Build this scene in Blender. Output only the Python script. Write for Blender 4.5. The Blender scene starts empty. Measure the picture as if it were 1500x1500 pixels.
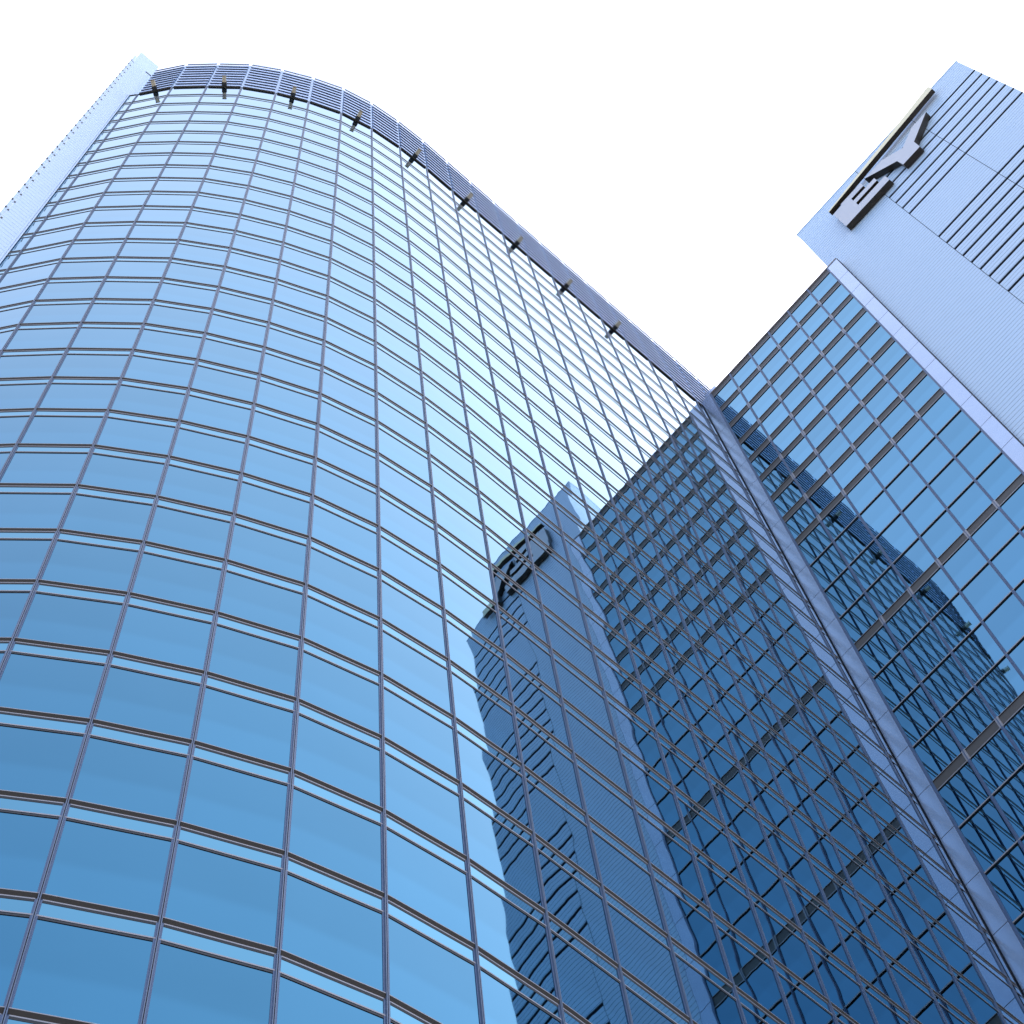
import bpy, math, random
from mathutils import Vector, Matrix
random.seed(7)
S = bpy.context.scene
COL = S.collection
# ------------------------------------------------------------------ camera
EYE = 1.6                                    # eye height above the paving
RW = ((0.9802819144, -0.1976040695, 0.0),
      (0.1858575226, 0.9220091902, 0.3396410376),
      (-0.0671144512, -0.3329439665, 0.9405551369))
cd = bpy.data.cameras.new("camera")
cam = bpy.data.objects.new("camera", cd); COL.objects.link(cam)
xa = Vector([r[0] for r in RW]); ya = -Vector([r[1] for r in RW]); za = -Vector([r[2] for r in RW])
m = Matrix.Identity(4)
for i in range(3):
    m[i][0], m[i][1], m[i][2] = xa[i], ya[i], za[i]
m[2][3] = EYE
cam.matrix_world = m
cd.sensor_width = 36; cd.lens = 72.0; cd.clip_start = 0.1; cd.clip_end = 5000
S.camera = cam
# ------------------------------------------------------------------ light
SUN_EL, SUN_AZ = 42.0, 76.0                  # azimuth counted from +X towards +Y
W = bpy.data.worlds.new("World"); S.world = W; W.use_nodes = True
wn = W.node_tree.nodes; wl = W.node_tree.links
bg = wn["Background"]; bg.inputs[1].default_value = 0.15
sky = wn.new("ShaderNodeTexSky"); sky.sky_type = 'NISHITA'; sky.sun_disc = False
sky.sun_elevation = math.radians(SUN_EL); sky.sun_rotation = math.radians(90.0 - SUN_AZ)
sky.air_density = 1.0; sky.dust_density = 3.5; sky.ozone_density = 1.0
veil = wn.new("ShaderNodeTexNoise"); veil.inputs["Scale"].default_value = 1.1; veil.inputs["Detail"].default_value = 3
tc = wn.new("ShaderNodeTexCoord"); wl.new(tc.outputs["Generated"], veil.inputs["Vector"])
vd = wn.new("ShaderNodeVectorMath"); vd.operation = 'DOT_PRODUCT'; wl.new(tc.outputs["Generated"], vd.inputs[0])
vd.inputs[1].default_value = (0.40, 0.12, 0.909)                   # the haze is brightest on the sunny side
vr = wn.new("ShaderNodeMapRange"); vr.interpolation_type = 'SMOOTHSTEP'; wl.new(vd.outputs["Value"], vr.inputs[0])
vr.inputs[1].default_value = 0.45; vr.inputs[2].default_value = 1.0; vr.inputs[3].default_value = 0.0; vr.inputs[4].default_value = 0.85
vs = wn.new("ShaderNodeMath"); vs.operation = 'MULTIPLY_ADD'; wl.new(veil.outputs["Fac"], vs.inputs[0]); vs.inputs[1].default_value = 0.15
wl.new(vr.outputs[0], vs.inputs[2])
vm_ = wn.new("ShaderNodeMix"); vm_.data_type = 'RGBA'; wl.new(vs.outputs[0], vm_.inputs[0])
vm_.inputs[6].default_value = (0.48, 0.52, 0.58, 1); vm_.inputs[7].default_value = (2.75, 2.55, 2.50, 1)
va = wn.new("ShaderNodeVectorMath"); va.operation = 'ADD'          # thin high haze over the clear sky
wl.new(sky.outputs[0], va.inputs[0]); wl.new(vm_.outputs[2], va.inputs[1]); wl.new(va.outputs[0], bg.inputs[0])
sd = bpy.data.lights.new("sun", 'SUN'); sd.energy = 2.5; sd.angle = math.radians(0.5); sd.color = (1.0, 0.95, 0.88)
so = bpy.data.objects.new("sun", sd); COL.objects.link(so)
e, a = math.radians(SUN_EL), math.radians(SUN_AZ)
so.rotation_euler = Vector((math.cos(e)*math.cos(a), math.cos(e)*math.sin(a), math.sin(e))).to_track_quat('Z', 'Y').to_euler()
so.location = (0, 0, 300)
S.view_settings.view_transform = 'Standard'; S.view_settings.look = 'None'
S.view_settings.exposure = 1.65; S.view_settings.gamma = 1.0
S.render.resolution_x = 1024; S.render.resolution_y = 1024
# ------------------------------------------------------------------ plan (metres; heights above the eye, EYE is added when built)
P = [(-20.077, 17.041), (-17.611, 17.043), (-15.210, 17.460), (-12.831, 17.995), (-10.559, 18.857),
     (-8.404, 19.897), (-6.317, 21.124), (-4.426, 22.635), (-2.675, 24.313), (-1.116, 26.201)]
P = [Vector(p) for p in P]
LW = math.radians(52.2985); DL = Vector((math.cos(LW), math.sin(LW)))
A9 = Vector((2.6276, 31.1032))               # a point of the flat wing
BAY = 2.4494
P[9] = A9 + DL*((P[9]-A9).dot(DL))
A8 = math.radians(49.65)
P[8] = P[9] - Vector((math.cos(A8), math.sin(A8)))*2.447
NB = 11
for k in range(1, NB+1): P.append(P[9] + DL*BAY*k)
SEND = P[9] + DL*BAY*11.25
G0 = Vector((-20.756, 17.004))
ZT, HL = 147.6383, 4.0
C = Vector((16.5444, 47.3774)); AR = math.radians(-37.8603)
DR = Vector((math.cos(AR), math.sin(AR))); NR = Vector((-DR.y, DR.x))   # NR points away from the camera
ZR, HR = 148.3292, 4.0405
WR = [0.0, 2.121, 4.265, 6.389, 8.513, 10.666, 12.827]
TCOL = 0.902
ZG = -EYE
def project(x, y, z):
    c = [sum(RW[r][i]*(x, y, z)[r] for r in range(3)) for i in range(3)]
    return 750+3000*c[0]/c[2], 750+3000*c[1]/c[2]
# ------------------------------------------------------------------ materials
def mat(name, col, rough=0.5, metal=0.0, noise=0.0, nscale=1.0, bump=0.0, spec=0.5):
    m = bpy.data.materials.new(name); m.use_nodes = True
    n = m.node_tree.nodes; l = m.node_tree.links; b = n["Principled BSDF"]
    b.inputs["Base Color"].default_value = (*col, 1); b.inputs["Roughness"].default_value = rough
    b.inputs["Metallic"].default_value = metal; b.inputs["Specular IOR Level"].default_value = spec
    if noise or bump:
        g = n.new("ShaderNodeNewGeometry")
        t = n.new("ShaderNodeTexNoise"); t.inputs["Scale"].default_value = nscale; t.inputs["Detail"].default_value = 4
        l.new(g.outputs["Position"], t.inputs["Vector"])
        mx = n.new("ShaderNodeMix"); mx.data_type = 'RGBA'
        mx.inputs[6].default_value = (*[c*(1-noise) for c in col], 1)
        mx.inputs[7].default_value = (*[min(1, c*(1+noise)) for c in col], 1)
        l.new(t.outputs["Fac"], mx.inputs[0]); l.new(mx.outputs[2], b.inputs["Base Color"])
        if bump:
            bp = n.new("ShaderNodeBump"); bp.inputs["Strength"].default_value = bump; bp.inputs["Distance"].default_value = 0.05
            l.new(t.outputs["Fac"], bp.inputs["Height"]); l.new(bp.outputs[0], b.inputs["Normal"])
    return m
def glass_mat(name, base, pillow, wav, noffs):
    """coated solar glass: tinted mirror whose panes are each slightly bowed"""
    m = bpy.data.materials.new(name); m.use_nodes = True
    n = m.node_tree.nodes; l = m.node_tree.links; b = n["Principled BSDF"]
    b.inputs["Metallic"].default_value = 1.0; b.inputs["Roughness"].default_value = 0.015
    b.inputs["Specular Tint"].default_value = (0.80, 0.915, 0.965, 1)
    uv = n.new("ShaderNodeUVMap"); uv.uv_map = "pane"
    rd = n.new("ShaderNodeUVMap"); rd.uv_map = "rnd"
    ge = n.new("ShaderNodeNewGeometry")
    def vm(op, a=None, c=None):
        x = n.new("ShaderNodeVectorMath"); x.operation = op
        for i, v in enumerate((a, c)):
            if v is None: continue
            if isinstance(v, (tuple, float)): x.inputs[i].default_value = v if isinstance(v, tuple) else (v, v, v)
            else: l.new(v, x.inputs[i])
        return x
    def scale(v, s):
        x = n.new("ShaderNodeVectorMath"); x.operation = 'SCALE'; l.new(v, x.inputs[0])
        if isinstance(s, float): x.inputs[3].default_value = s
        else: l.new(s, x.inputs[3])
        return x.outputs[0]
    def ma(op, a, c):
        x = n.new("ShaderNodeMath"); x.operation = op
        for i, v in enumerate((a, c)):
            if isinstance(v, float): x.inputs[i].default_value = v
            else: l.new(v, x.inputs[i])
        return x.outputs[0]
    r50 = scale(rd.outputs[0], 50.0)
    off = vm('ADD', uv.outputs[0], r50).outputs[0]
    no = n.new("ShaderNodeTexNoise"); no.inputs["Scale"].default_value = 1.7; no.inputs["Detail"].default_value = 1.5
    l.new(off, no.inputs["Vector"])
    nv = vm('SUBTRACT', no.outputs["Color"], (0.5, 0.5, 0.5)).outputs[0]
    nv = scale(nv, wav)
    cu = scale(vm('SUBTRACT', uv.outputs[0], (0.5, 0.5, 0.0)).outputs[0], pillow)
    tot = vm('ADD', nv, cu).outputs[0]
    lean = scale(vm('SUBTRACT', rd.outputs[0], (0.5, 0.5, 0.0)).outputs[0], 0.0016)
    tot = vm('ADD', tot, lean).outputs[0]
    sp = n.new("ShaderNodeSeparateXYZ"); l.new(tot, sp.inputs[0])
    tg = vm('CROSS_PRODUCT', (0.0, 0.0, 1.0), ge.outputs["True Normal"]).outputs[0]
    n1 = vm('ADD', ge.outputs["True Normal"], scale(tg, sp.outputs[0])).outputs[0]
    zz = n.new("ShaderNodeCombineXYZ"); l.new(sp.outputs[1], zz.inputs[2])
    nn = vm('NORMALIZE', vm('ADD', n1, zz.outputs[0]).outputs[0]).outputs[0]
    l.new(nn, b.inputs["Normal"])
    # slight difference of coating from pane to pane, soft film of dust
    sr = n.new("ShaderNodeSeparateXYZ"); l.new(rd.outputs[0], sr.inputs[0])
    g2 = n.new("ShaderNodeTexNoise"); g2.inputs["Scale"].default_value = 0.5; g2.inputs["Detail"].default_value = 5
    l.new(ge.outputs["Position"], g2.inputs["Vector"])
    su = n.new("ShaderNodeSeparateXYZ"); l.new(uv.outputs[0], su.inputs[0])
    mr = n.new("ShaderNodeMapRange"); mr.interpolation_type = 'SMOOTHSTEP'; l.new(su.outputs[1], mr.inputs[0])
    for i_, v_ in ((1, 0.38), (2, 0.50), (3, 0.42), (4, 0.0)): mr.inputs[i_].default_value = v_      # blinds and ceilings behind the lower glass
    f = ma('ADD', ma('ADD', ma('MULTIPLY', sr.outputs[0], 0.45), ma('MULTIPLY', g2.outputs["Fac"], 0.35)), mr.outputs[0])
    mx = n.new("ShaderNodeMix"); mx.data_type = 'RGBA'; l.new(f, mx.inputs[0])
    mx.inputs[6].default_value = (*[c*0.86 for c in base], 1); mx.inputs[7].default_value = (*[min(1, c*1.08) for c in base], 1)
    l.new(mx.outputs[2], b.inputs["Base Color"])
    return m
M = dict(
    glass=glass_mat("tower glass", (0.050, 0.173, 0.278), 0.0045, 0.0075, 0),
    glassr=glass_mat("annex glass", (0.105, 0.262, 0.390), 0.0020, 0.0038, 3),
    strip=glass_mat("spandrel glass strip", (0.095, 0.250, 0.350), 0.003, 0.004, 5),
    light=mat("pale transom metal", (0.24, 0.235, 0.265), 0.4, 0.2),
    soffit=mat("shaded ledge soffit", (0.030, 0.025, 0.021), 0.7, spec=0.15),  # pale ledge metal with its underside shade put into the colour
    black=mat("black finish and underside shade", (0.012, 0.014, 0.02), 0.6),  # plain black parts, and underside shade painted onto the pale bars
    mull=mat("blue grey mullion metal", (0.050, 0.090, 0.18), 0.45, 0.3),
    fin=mat("slate mullion fin", (0.085, 0.12, 0.195), 0.4, 0.2),
    gap=mat("louvre slot", (0.020, 0.028, 0.050), 0.7),
    slot=mat("dark slot", (0.02, 0.02, 0.035), 0.7),
    clad=mat("pale blue cladding", (0.40, 0.53, 0.71), 0.45, 0.15, 0.02, 0.15),
    clad2=mat("silver panel", (0.37, 0.46, 0.62), 0.22, 0.75, 0.08, 0.5, 0.16),
    spand=mat("dark brown spandrel", (0.050, 0.045, 0.043), 0.55),
    back=mat("louvre backing sheet", (0.20, 0.27, 0.44), 0.5),
    lsof=mat("shaded louvre underside", (0.09, 0.10, 0.13), 0.6),  # darker copy of the louvre metal, underside shade painted in
    groove=mat("cladding joint", (0.12, 0.15, 0.22), 0.6),
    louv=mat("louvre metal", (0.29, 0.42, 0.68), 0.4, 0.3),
    gold=mat("champagne gold sign metal", (0.62, 0.56, 0.36), 0.35, 0.4),
    bronze=mat("dark bronze return", (0.024, 0.017, 0.010), 0.4, 0.3, 0.2, 4.0),
    face=mat("grey letter face", (0.40, 0.42, 0.49), 0.4, 0.0),
    tan=mat("tan lamp housing", (0.42, 0.38, 0.30), 0.5, 0.0, 0.1, 5),
    core=mat("building core", (0.05, 0.06, 0.08), 0.9),
    ground=mat("paving", (0.32, 0.30, 0.27), 0.85, 0.0, 0.12, 0.8, 0.1),
)
# ------------------------------------------------------------------ mesh helpers
class MB:
    def __init__(s): s.v = []; s.f = []; s.m = []; s.uv = []
    def poly(s, pts, mi=0, uv=None, rnd=None):
        b = len(s.v); s.v += [tuple(p) for p in pts]; s.f.append(tuple(range(b, b+len(pts)))); s.m.append(mi)
        s.uv.append((uv, rnd))
    def prism(s, quad, z0, z1, mi=0, mb=None):
        """vertical prism over a counter-clockwise plan polygon"""
        n = len(quad); area = sum(quad[i][0]*quad[(i+1) % n][1]-quad[(i+1) % n][0]*quad[i][1] for i in range(n))
        if area < 0: quad = quad[::-1]
        for i in range(n):
            a, b = quad[i], quad[(i+1) % n]
            s.poly([(a[0], a[1], z0), (b[0], b[1], z0), (b[0], b[1], z1), (a[0], a[1], z1)], mi)
        s.poly([(q[0], q[1], z1) for q in quad], mi)
        s.poly([(q[0], q[1], z0) for q in quad[::-1]], mi if mb is None else mb)
    def build(s, name, mats, parent=None):
        me = bpy.data.meshes.new(name)
        me.from_pydata([(x, y, z+EYE) for x, y, z in s.v], [], s.f)
        for mt in (mats if isinstance(mats, (list, tuple)) else [mats]): me.materials.append(mt)
        me.polygons.foreach_set("material_index", s.m)
        if any(u[0] for u in s.uv):
            l1 = me.uv_layers.new(name="pane"); l2 = me.uv_layers.new(name="rnd")
            i = 0
            for (u, r), f in zip(s.uv, s.f):
                for j in range(len(f)):
                    if u: l1.data[i].uv = u[j]
                    if r: l2.data[i].uv = r
                    i += 1
        me.update()
        o = bpy.data.objects.new(name, me); COL.objects.link(o)
        if parent is not None:
            o.parent = parent; o.matrix_parent_inverse = Matrix.Translation(-Vector(parent.location))
        return o
def box(mb, o, u, n, a0, a1, b0, b1, z0, z1, mi=0, mbot=None):
    """box: o plan origin, u along, n outwards; a along u, b along n"""
    q = [o+u*a0+n*b0, o+u*a1+n*b0, o+u*a1+n*b1, o+u*a0+n*b1]
    mb.prism([(p.x, p.y) for p in q], z0, z1, mi, mbot)
def thing(name, label, cat, loc, group=None):
    o = bpy.data.objects.new(name, None); COL.objects.link(o); o.location = (loc[0], loc[1], loc[2]+EYE)
    o.empty_display_size = 1; o['label'] = label; o['category'] = cat
    if group: o['group'] = group
    return o
# =================================================================== setting
g = MB(); g.poly([(-1500, -1500, ZG), (1500, -1500, ZG), (1500, 1500, ZG), (-1500, 1500, ZG)])
go = g.build("ground", M['ground']); go['kind'] = 'structure'
# =================================================================== curved glass tower
tower = thing("curved_tower", "tall curved blue glass office tower with roof louvres, filling the left of the picture", "tower", (P[4].x, P[4].y, ZG))
facets = [(G0, P[0])] + [(P[k], P[k+1]) for k in range(len(P)-1)] + [(P[-1], SEND)]
NF = 36
panes = []; glaz = MB()
def out(a, b):
    t = (b-a).normalized(); return t, Vector((t.y, -t.x))
for a, b in facets:
    t, n = out(a, b); L = (b-a).length
    for k in range(NF):
        zk = ZT-HL*k
        r = (random.random(), random.random()); r2 = (random.random(), random.random())
        zt, zb = zk-0.50, zk-HL+0.12
        pv = [(a.x, a.y, zb), (b.x, b.y, zb), (b.x, b.y, zt), (a.x, a.y, zt)]
        q = [project(*x) for x in pv]
        inside = all(-60 < x < 1560 and -60 < y < 1560 for x, y in q)
        ar = abs(sum(q[i][0]*q[(i+1) % 4][1]-q[(i+1) % 4][0]*q[i][1] for i in range(4)))/2 if inside else 0
        panes.append((ar, pv, r))
        glaz.poly([(a.x, a.y, zk-0.50), (b.x, b.y, zk-0.50), (b.x, b.y, zk+0.12), (a.x, a.y, zk+0.12)], 1,
                  [(0, 0), (1, 0), (1, .3), (0, .3)], r2)
panes.sort(key=lambda x: -x[0])
UVQ = [(0, 0), (1, 0), (1, 1), (0, 1)]
for i, (ar, pv, r) in enumerate(panes):
    if i < 100:
        mb = MB(); mb.poly(pv, 0, UVQ, r); mb.build("window_pane", M['glass'], tower)
    else:
        glaz.poly(pv, 0, UVQ, r)
go = glaz.build("glazing", [M['glass'], M['strip']], tower); go['kind'] = 'stuff'
for k in range(NF):                           # one projecting ledge and one thin transom round each floor
    zk = ZT-HL*k
    led = MB(); trn = MB()
    for a, b in facets:
        t, n = out(a, b); L = (b-a).length
        e0 = 0.034 if a is not G0 else 0.0; e1 = L-0.034
        if k == 0:
            box(led, a, t, n, e0, e1, 0.0, 0.05, zk+0.0, zk+0.05, 0, 1)
            continue
        A, B = a+t*e0, a+t*e1                 # profile: pale nose, raked soffit in painted brown shade, pale frame, blackened underside
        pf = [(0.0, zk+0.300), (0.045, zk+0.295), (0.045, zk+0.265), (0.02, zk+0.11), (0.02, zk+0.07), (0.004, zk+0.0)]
        for i, mi in ((0, 0), (1, 0), (2, 1), (3, 0), (4, 2)):   # nose top, nose, soffit, frame, blackened underside
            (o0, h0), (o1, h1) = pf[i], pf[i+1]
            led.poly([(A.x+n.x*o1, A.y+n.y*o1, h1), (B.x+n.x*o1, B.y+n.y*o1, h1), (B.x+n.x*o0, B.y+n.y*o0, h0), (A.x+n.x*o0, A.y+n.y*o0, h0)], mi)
        led.poly([(A.x+n.x*o_, A.y+n.y*o_, h_) for o_, h_ in pf], 0); led.poly([(B.x+n.x*o_, B.y+n.y*o_, h_) for o_, h_ in pf[::-1]], 0)
        box(trn, a, t, n, e0, e1, 0.0, 0.014, zk-0.605, zk-0.525, 1, 1)  # black strip painted as the transom's shaded underside
        box(trn, a, t, n, e0, e1, 0.0, 0.022, zk-0.525, zk-0.475, 0, 1)
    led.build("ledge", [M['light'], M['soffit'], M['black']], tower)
    if trn.f: trn.build("transom", [M['light'], M['black']], tower)
zb = ZT-HL*NF
for k, p in enumerate(P):
    t0 = (p-P[k-1]).normalized() if k else (P[0]-G0).normalized()
    t1 = (P[k+1]-p).normalized() if k+1 < len(P) else DL
    n0, n1 = Vector((t0.y, -t0.x)), Vector((t1.y, -t1.x)); nm = (n0+n1).normalized(); tm = (t0+t1).normalized()
    mb = MB()
    box(mb, p, t0, n0, -0.075, -0.002, 0.001, 0.020, zb, ZT, 0)
    box(mb, p, t1, n1, 0.002, 0.075, 0.001, 0.020, zb, ZT, 0)
    box(mb, p, tm, nm, -0.030, -0.010, 0.0, 0.065, zb, ZT+0.02, 1)
    box(mb, p, tm, nm, 0.010, 0.030, 0.0, 0.065, zb, ZT+0.02, 1)
    box(mb, p, tm, nm, -0.010, 0.010, 0.0, 0.035, zb, ZT+0.01, 2)
    mb.build("mullion", [M['mull'], M['fin'], M['slot']], tower)
LH = 13.25; NBL = 10
PL = P + [P[-1]+DL*BAY, P[-1]+DL*BAY*2, P[-1]+DL*BAY*2.6]
for k in range(len(PL)-1):                    # roof louvre screen, one panel of blades per bay
    a, b = PL[k], PL[k+1]
    t, n = out(a, b); L = (b-a).length
    mb = MB(); g0 = 0.10 if L > 1 else 0.05
    hb = LH/NBL
    for j in range(NBL):
        z0 = ZT+0.06+j*hb
        pr = [(0.12, z0+0.0), (0.12, z0+0.06), (0.03, z0+hb*0.95), (-0.03, z0+hb*0.95), (0.04, z0+0.03)]
        A = a+t*g0; B = b-t*g0
        pts = lambda Q: [(Q.x+n.x*o, Q.y+n.y*o, z) for o, z in pr]
        pa, pb = pts(A), pts(B); N = len(pr)
        for i in range(N):
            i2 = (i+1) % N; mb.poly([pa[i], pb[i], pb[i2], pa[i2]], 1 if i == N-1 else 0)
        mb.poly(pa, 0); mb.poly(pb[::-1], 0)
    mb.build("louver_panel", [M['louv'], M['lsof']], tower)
    ps = MB(); tm = t
    box(ps, a, tm, n, -0.10, 0.10, -0.10, -0.05, ZT, ZT+LH-0.6, 0)
    if k == 0: pass
    ps.build("louver_post", M['clad'], tower)
    bw = MB(); box(bw, a, t, n, 0.0, L, -0.16, -0.10, ZT, ZT+LH-0.5, 0)
    bw.build("screen_wall", M['back'], tower)
# opaque body behind the skin
body = MB()
ins = [G0+Vector((0.3, 0.5))] + [p+Vector((-0.35, 0.6)) for p in P[1:]] + [SEND+Vector((-0.5, 0.3))]
nL = Vector((-DL.y, DL.x))
ins += [SEND+nL*26, G0+Vector((4, 40)), G0+Vector((0.3, 22))]
body.prism([(p.x, p.y) for p in ins], ZG, ZT+0.05)
body.build("core", M['core'], tower)
# end wall (fin) at the left
FD = DL; FN = Vector((FD.y, -FD.x))
FN2 = -FN                                     # towards the left
fw = MB()
z = ZG+0.02; pl = 0.62
while z < 166.2:
    z1 = min(z+pl, 166.3); u1 = 0.5 if z > ZT else 0.0
    box(fw, G0, FD, FN, -1.27, u1, -0.45, 0.0, z, z1-0.03, 0)
    if z1 < 163.9: box(fw, G0, FD, FN, -1.47, -1.285, -0.45, -0.02, z, z1-0.03, 0)
    z = z1
box(fw, G0, FD, FN, -1.25, -0.02, -0.42, -0.02, ZG, 166.0, 1)
fw.build("end_wall", [M['clad'], M['louv']], tower)
tr = MB(); box(tr, G0, FD, FN, -0.05, 0.02, 0.0, 0.09, ZG, ZT+0.5, 0); box(tr, G0, FD, FN, -0.20, -0.09, 0.0, 0.04, ZG, ZT+0.5, 0)
tr.build("edge_trim", M['clad'], tower)
nt = MB(); box(nt, G0, FD, FN, -0.08, 0.51, 0.0, 0.03, 160.25, 160.5, 0); nt.build("notch", M['black'], tower)
hl = MB(); z = 60.0
while z < 162:
    for u, dz in ((-1.24, 0.0), (-1.43, 0.25)):
        box(hl, G0, FD, FN, u-0.05, u+0.05, -0.01, 0.012, z+dz, z+dz+0.28, 0)
    z += 2.0
hl.build("fixing_holes", M['black'], tower)
es = MB(); box(es, SEND, -DL, Vector((DL.y, -DL.x)), 0.0, 0.14, 0.001, 0.05, ZG, ZT, 0); es.build("edge_trim", M['clad2'], tower)
# pier where the tower meets the lower block
pr = MB(); box(pr, SEND, DL, Vector((DL.y, -DL.x)), 0.0, 0.45, -1.2, -0.05, ZG, 150.4, 0)
pr.build("end_pier", M['clad2'], tower)
# =================================================================== flat glass block on the right
blk = thing("glass_block", "lower flat blue glass block with brown spandrel bands, joined to the curved tower", "office block", (C.x, C.y, ZG))
NO = -NR
def R2(u, off=0.0): return C+DR*u+NO*off
gz = MB(); cand = []
rows = []                                     # (top, bottom) of glass between bands
thick = set(list(range(1, 9))+[12, 16, 20, 24, 28, 32])
NRW = 36
edges = []
for k in range(0, NRW+1):
    zk = ZR-HR*k
    if k == 0: edges.append((ZR, ZR-1.25))
    elif k in thick: edges.append((zk, zk-0.95))
    else: edges.append((zk-0.42, zk-0.52))
for i in range(len(edges)-1):
    zt, zbm = edges[i][1], edges[i+1][0]
    for j in range(6):
        a, b = R2(WR[j]), R2(WR[j+1]); r = (random.random(), random.random())
        pv = [(a.x, a.y, zbm), (b.x, b.y, zbm), (b.x, b.y, zt), (a.x, a.y, zt)]
        q = [project(*x) for x in pv]
        inside = all(-40 < x < 1540 and -40 < y < 1540 for x, y in q)
        ar = abs(sum(q[s][0]*q[(s+1) % 4][1]-q[(s+1) % 4][0]*q[s][1] for s in range(4))) if inside else 0
        cand.append((ar, pv, r))
cand.sort(key=lambda x: -x[0])
for i, (ar, pv, r) in enumerate(cand):
    if i < 100: mb = MB(); mb.poly(pv, 0, UVQ, r); mb.build("window_pane", M['glassr'], blk)
    else: gz.poly(pv, 0, UVQ, r)
go = gz.build("glazing", M['glassr'], blk); go['kind'] = 'stuff'
for k, (zt, zbm) in enumerate(edges):  # pale bars here get blackened bottom faces as painted shade
    mb = MB()
    if k == 0:
        box(mb, C, DR, NO, -TCOL+0.02, WR[6]+0.95, -0.3, 0.06, ZR-0.10, ZR, 1)
        box(mb, C, DR, NO, -TCOL+0.02, WR[6]+0.95, -0.3, 0.10, ZR-0.22, ZR-0.12, 0)
        box(mb, C, DR, NO, 0, WR[6], -0.04, 0.004, ZR-1.19, ZR-0.23, 2)
        box(mb, C, DR, NO, 0, WR[6], 0.0, 0.05, ZR-1.25, ZR-1.19, 0, 1)
        mb.build("parapet", [M['light'], M['black'], M['spand']], blk)
    elif zt-zbm > 0.5:
        box(mb, C, DR, NO, 0, WR[6], -0.06, 0.004, zbm+0.07, zt-0.05, 2)
        box(mb, C, DR, NO, 0, WR[6], 0.0, 0.05, zt-0.05, zt, 0, 1)
        box(mb, C, DR, NO, 0, WR[6], 0.0, 0.05, zbm, zbm+0.07, 0, 1)
        mb.build("spandrel", [M['light'], M['black'], M['spand']], blk)
    else:
        box(mb, C, DR, NO, 0, WR[6], 0.0, 0.07, zbm, zt, 0, 1)
        mb.build("transom", [M['light'], M['black']], blk)
for j in range(1, 6):
    mb = MB(); p = R2(WR[j])
    box(mb, p, DR, NO, -0.075, 0.075, 0.001, 0.06, ZG, ZR-0.24, 0)
    box(mb, p, DR, NO, -0.018, 0.018, 0.05, 0.10, ZG, ZR-0.25, 0)
    for k, (zt, zbm) in enumerate(edges):
        if zt-zbm > 0.5 and k: box(mb, p, DR, NO, -0.11, 0.11, 0.002, 0.066, zbm-0.02, zt+0.02, 1)
    mb.build("mullion", [M['mull'], M['light']], blk)
mb = MB(); p = R2(WR[6]); box(mb, p, DR, NO, -0.10, 0.02, 0.001, 0.07, ZG, ZR-0.24, 0); mb.build("mullion", M['mull'], blk)
mb = MB(); p = R2(0); box(mb, p, DR, NO, -0.02, 0.10, 0.001, 0.07, ZG, ZR-0.24, 0); mb.build("mullion", M['mull'], blk)
def strip(name, u0, u1, off0, off1, zoff, mats):
    mb = MB(); z = ZR-0.25; first = True
    while z > ZG+0.5:
        z1 = max(z-HR, ZG)
        box(mb, C, DR, NO, u0, u1, off0, off1, z1+0.05, z, 0)
        z = z1
    box(mb, C, DR, NO, u0+0.02, u1-0.02, off0, off1-0.02, ZG, ZR-0.27, 1)
    return mb.build(name, mats, blk)
strip("corner_column", -TCOL+0.01, -0.03, -0.30, 0.12, 0, [M['clad2'], M['slot']])
strip("trim_panel", WR[6]+0.03, WR[6]+0.94, -0.55, 0.06, 0, [M['clad2'], M['slot']])
mb = MB(); box(mb, C, DR, NO, -TCOL-0.6, WR[6]+0.9, -18, -0.35, ZG, ZR-0.4, 0); mb.build("core", M['core'], blk)
mb = MB(); box(mb, C, DR, NO, WR[6]+0.95, WR[6]+1.0, -0.58, 0.0, ZG, ZR-0.1, 0); mb.build("edge_gasket", M['slot'], blk)
mb = MB(); box(mb, C, DR, NO, -0.75, 0.40, -1.5, -0.7, ZR-2, 151.3, 0); mb.build("roof_plinth", M['clad2'], blk)
# =================================================================== clad office tower behind it
off = 0.6
tw = thing("clad_tower", "pale blue horizontally clad office tower with dark slot rows behind the glass block", "tower", (R2(22, -1).x, R2(22, -1).y, ZG))
U0, U1, ZE = 12.86, 31.2, 162.0
slots = set()
z = 156.75; pat = [(7, 3), (9, 3)]; i = 0
while z > 20:
    nS, nG = pat[i % 2]; i += 1
    for _ in range(nS): slots.add(round(z, 3)); z -= 2.02
    z -= 2.02*nG
slots = sorted(slots, reverse=True)
def clad_run(mb, o, u, n, a0, a1, z0, z1):
    """planks 0.505 m high with a recessed joint, on the outer face n of a run a0..a1"""
    z = z1
    while z > z0+0.02:
        zl = max(z-0.505, z0)
        A, B = o+u*a0, o+u*a1
        mb.poly([(A.x, A.y, zl+0.035), (B.x, B.y, zl+0.035), (B.x, B.y, z), (A.x, A.y, z)], 0)
        A2, B2 = A-n*0.035, B-n*0.035
        mb.poly([(A.x, A.y, zl+0.035), (A2.x, A2.y, zl+0.035), (B2.x, B2.y, zl+0.035), (B.x, B.y, zl+0.035)], 1)
        mb.poly([(A2.x, A2.y, zl), (B2.x, B2.y, zl), (B2.x, B2.y, zl+0.035), (A2.x, A2.y, zl+0.035)], 1)
        mb.poly([(A.x, A.y, zl), (B.x, B.y, zl), (B2.x, B2.y, zl), (A2.x, A2.y, zl)], 0)
        z = zl
JU = [U0, 19.68, 25.45, U1]
OB = C-NO*off
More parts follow.
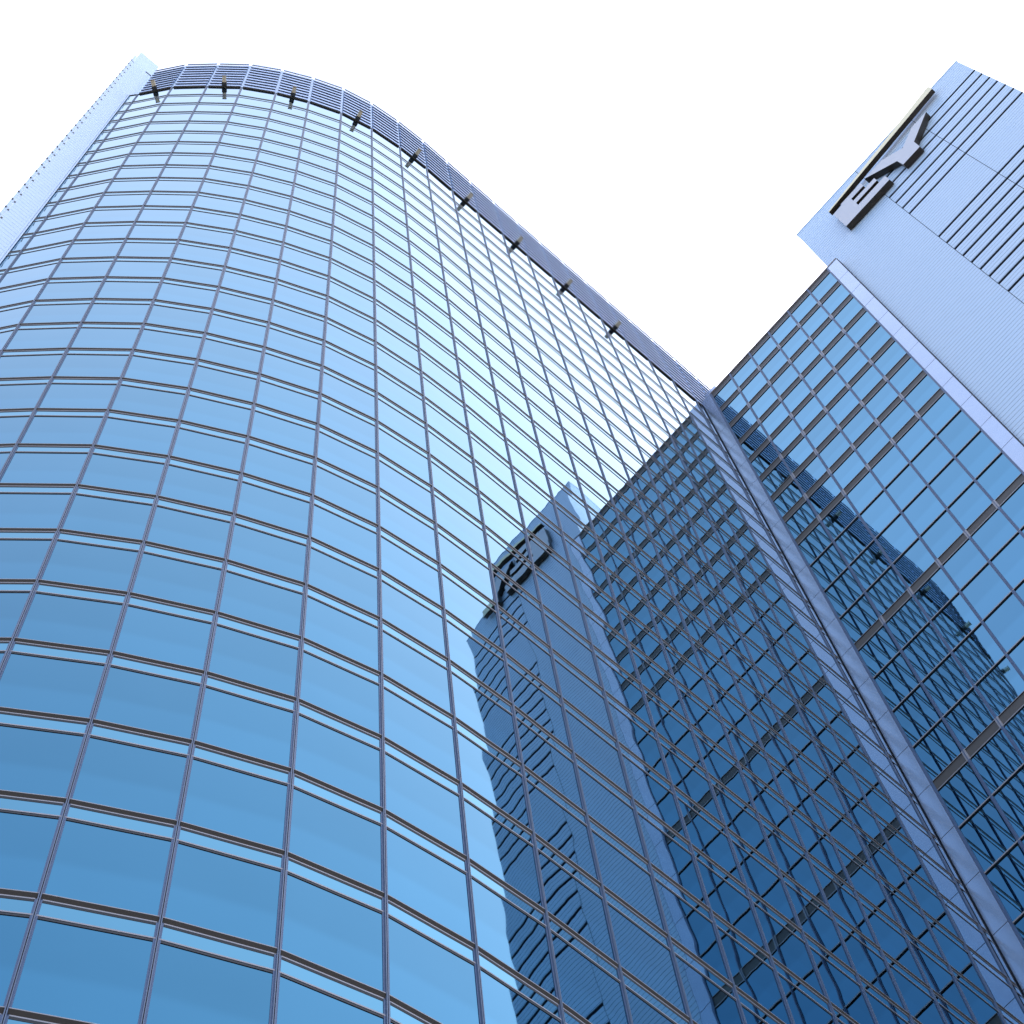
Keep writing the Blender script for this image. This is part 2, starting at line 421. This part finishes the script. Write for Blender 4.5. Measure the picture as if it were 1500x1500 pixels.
for j in range(3):
    mb = MB(); a0, a1 = JU[j]+(0.02 if j else 0), JU[j+1]-(0.02 if j < 2 else 0)
    if j == 0: clad_run(mb, OB, DR, NO, a0, a1, ZG, ZE)
    else:
        zt = ZE
        for s in slots:
            clad_run(mb, OB, DR, NO, a0, a1, s+0.18, zt); zt = s-0.18
        clad_run(mb, OB, DR, NO, a0, a1, ZG, zt)
    mb.build("cladding", [M['clad'], M['groove']], tw)
for j in (1, 2):
    for s in slots:
        mb = MB()
        A, B = OB+DR*(JU[j]+0.02), OB+DR*(JU[j+1]-0.02); A2, B2 = A-NO*0.3, B-NO*0.3
        for zz, fl in ((s+0.18, 1), (s-0.18, 0)):
            q = [(A.x, A.y, zz), (A2.x, A2.y, zz), (B2.x, B2.y, zz), (B.x, B.y, zz)]
            mb.poly(q if fl else q[::-1], 0)
        mb.poly([(A2.x, A2.y, s-0.18), (B2.x, B2.y, s-0.18), (B2.x, B2.y, s+0.18), (A2.x, A2.y, s+0.18)], 0)
        mb.build("slot", M['gap'], tw)
mb = MB()
clad_run(mb, OB+DR*U0, NO, -DR, -22, 0, ZG, ZE); clad_run(mb, OB+DR*U1, NO, DR, -22, 0, ZG, ZE)
mb.build("side_cladding", [M['clad'], M['louv']], tw)
mb = MB(); box(mb, OB, DR, NO, U0+0.08, U1-0.08, -21.9, -0.35, ZG, ZE-0.1, 0); mb.build("core", M['core'], tw)
mb = MB(); box(mb, OB, DR, NO, U0-0.04, U1+0.04, -22, 0.04, ZE, ZE+0.12, 0); mb.build("coping", M['clad'], tw)
# =================================================================== roof sign
def extr(mb, pts, f0, f1, mf=0, ms=1):
    """polygon (u,z) on the clad wall extruded outwards between f0 and f1"""
    n = len(pts)
    if sum(pts[i][0]*pts[(i+1) % n][1]-pts[(i+1) % n][0]*pts[i][1] for i in range(n)) < 0: pts = pts[::-1]
    def w(u, z, f): q = OB+DR*u+NO*f; return (q.x, q.y, z)
    mb.poly([w(u, z, f1) for u, z in pts], mf); mb.poly([w(u, z, f0) for u, z in pts[::-1]], ms)
    for i in range(n):
        a, b = pts[i], pts[(i+1) % n]
        mb.poly([w(*a, f0), w(*b, f0), w(*b, f1), w(*a, f1)], ms)
sp = OB+DR*16
sign = thing("roof_sign", "large EY letters under a slanting gold beam, high on the clad tower wall", "sign", (sp.x, sp.y, 152.0))
mb = MB(); Z0 = 152.0
extr(mb, [(16.0, Z0), (20.72, Z0), (20.72, 153.45), (17.8, 153.45), (17.8, 154.2), (20.1, 154.2), (20.1, 155.12), (17.8, 155.12),
          (17.8, 155.85), (19.15, 155.85), (19.15, 156.95), (16.95, 156.95), (16.95, 156.55), (16.0, 156.55)], 0.06, 0.57)
e_ = mb.build("letter_e", [M['face'], M['bronze']], sign); e_.name = "letter"
mb = MB()
extr(mb, [(22.2, Z0), (24.0, Z0), (24.05, 153.92), (26.45, 156.9), (24.9, 156.9), (23.2, 155.0), (21.5, 156.9), (19.6, 156.9), (22.15, 153.75)], 0.06, 0.57)
mb.build("letter", [M['face'], M['bronze']], sign)
mb = MB()
extr(mb, [(15.9, 157.35), (28.2, 159.45), (28.2, 160.75), (15.9, 157.6)], 0.32, 0.72)
mb.build("beam", [M['gold'], M['bronze']], sign)
# =================================================================== floodlights under the louvres
ordn = ["first", "second", "third", "fourth", "fifth", "sixth", "seventh", "eighth", "ninth"]
for i in range(9):
    k = 2*i
    a, b = P[k], P[k+1]; t, n = out(a, b); c = (a+b)/2
    fl = thing("facade_lamp", "small tan box lamp below the roof louvres, %s from the left end wall" % ordn[i], "lamp", (c.x, c.y, ZT), "box lamps spaced below the roof louvres")
    mb = MB(); box(mb, c, t, n, -0.17, 0.17, 0.13, 0.36, ZT-0.02, ZT+0.30, 0); box(mb, c, t, n, -0.14, 0.14, 0.0, 0.13, ZT+0.06, ZT+0.30, 0)
    mb.build("bracket", M['black'], fl)
    mb = MB(); box(mb, c, t, n, -0.13, 0.13, 0.36, 0.78, ZT+0.0, ZT+0.32, 0); mb.build("housing", M['tan'], fl)
    mb = MB(); box(mb, c, t, n, -0.15, 0.15, 0.78, 0.82, ZT-0.01, ZT+0.34, 0); mb.build("front_rim", M['bronze'], fl)
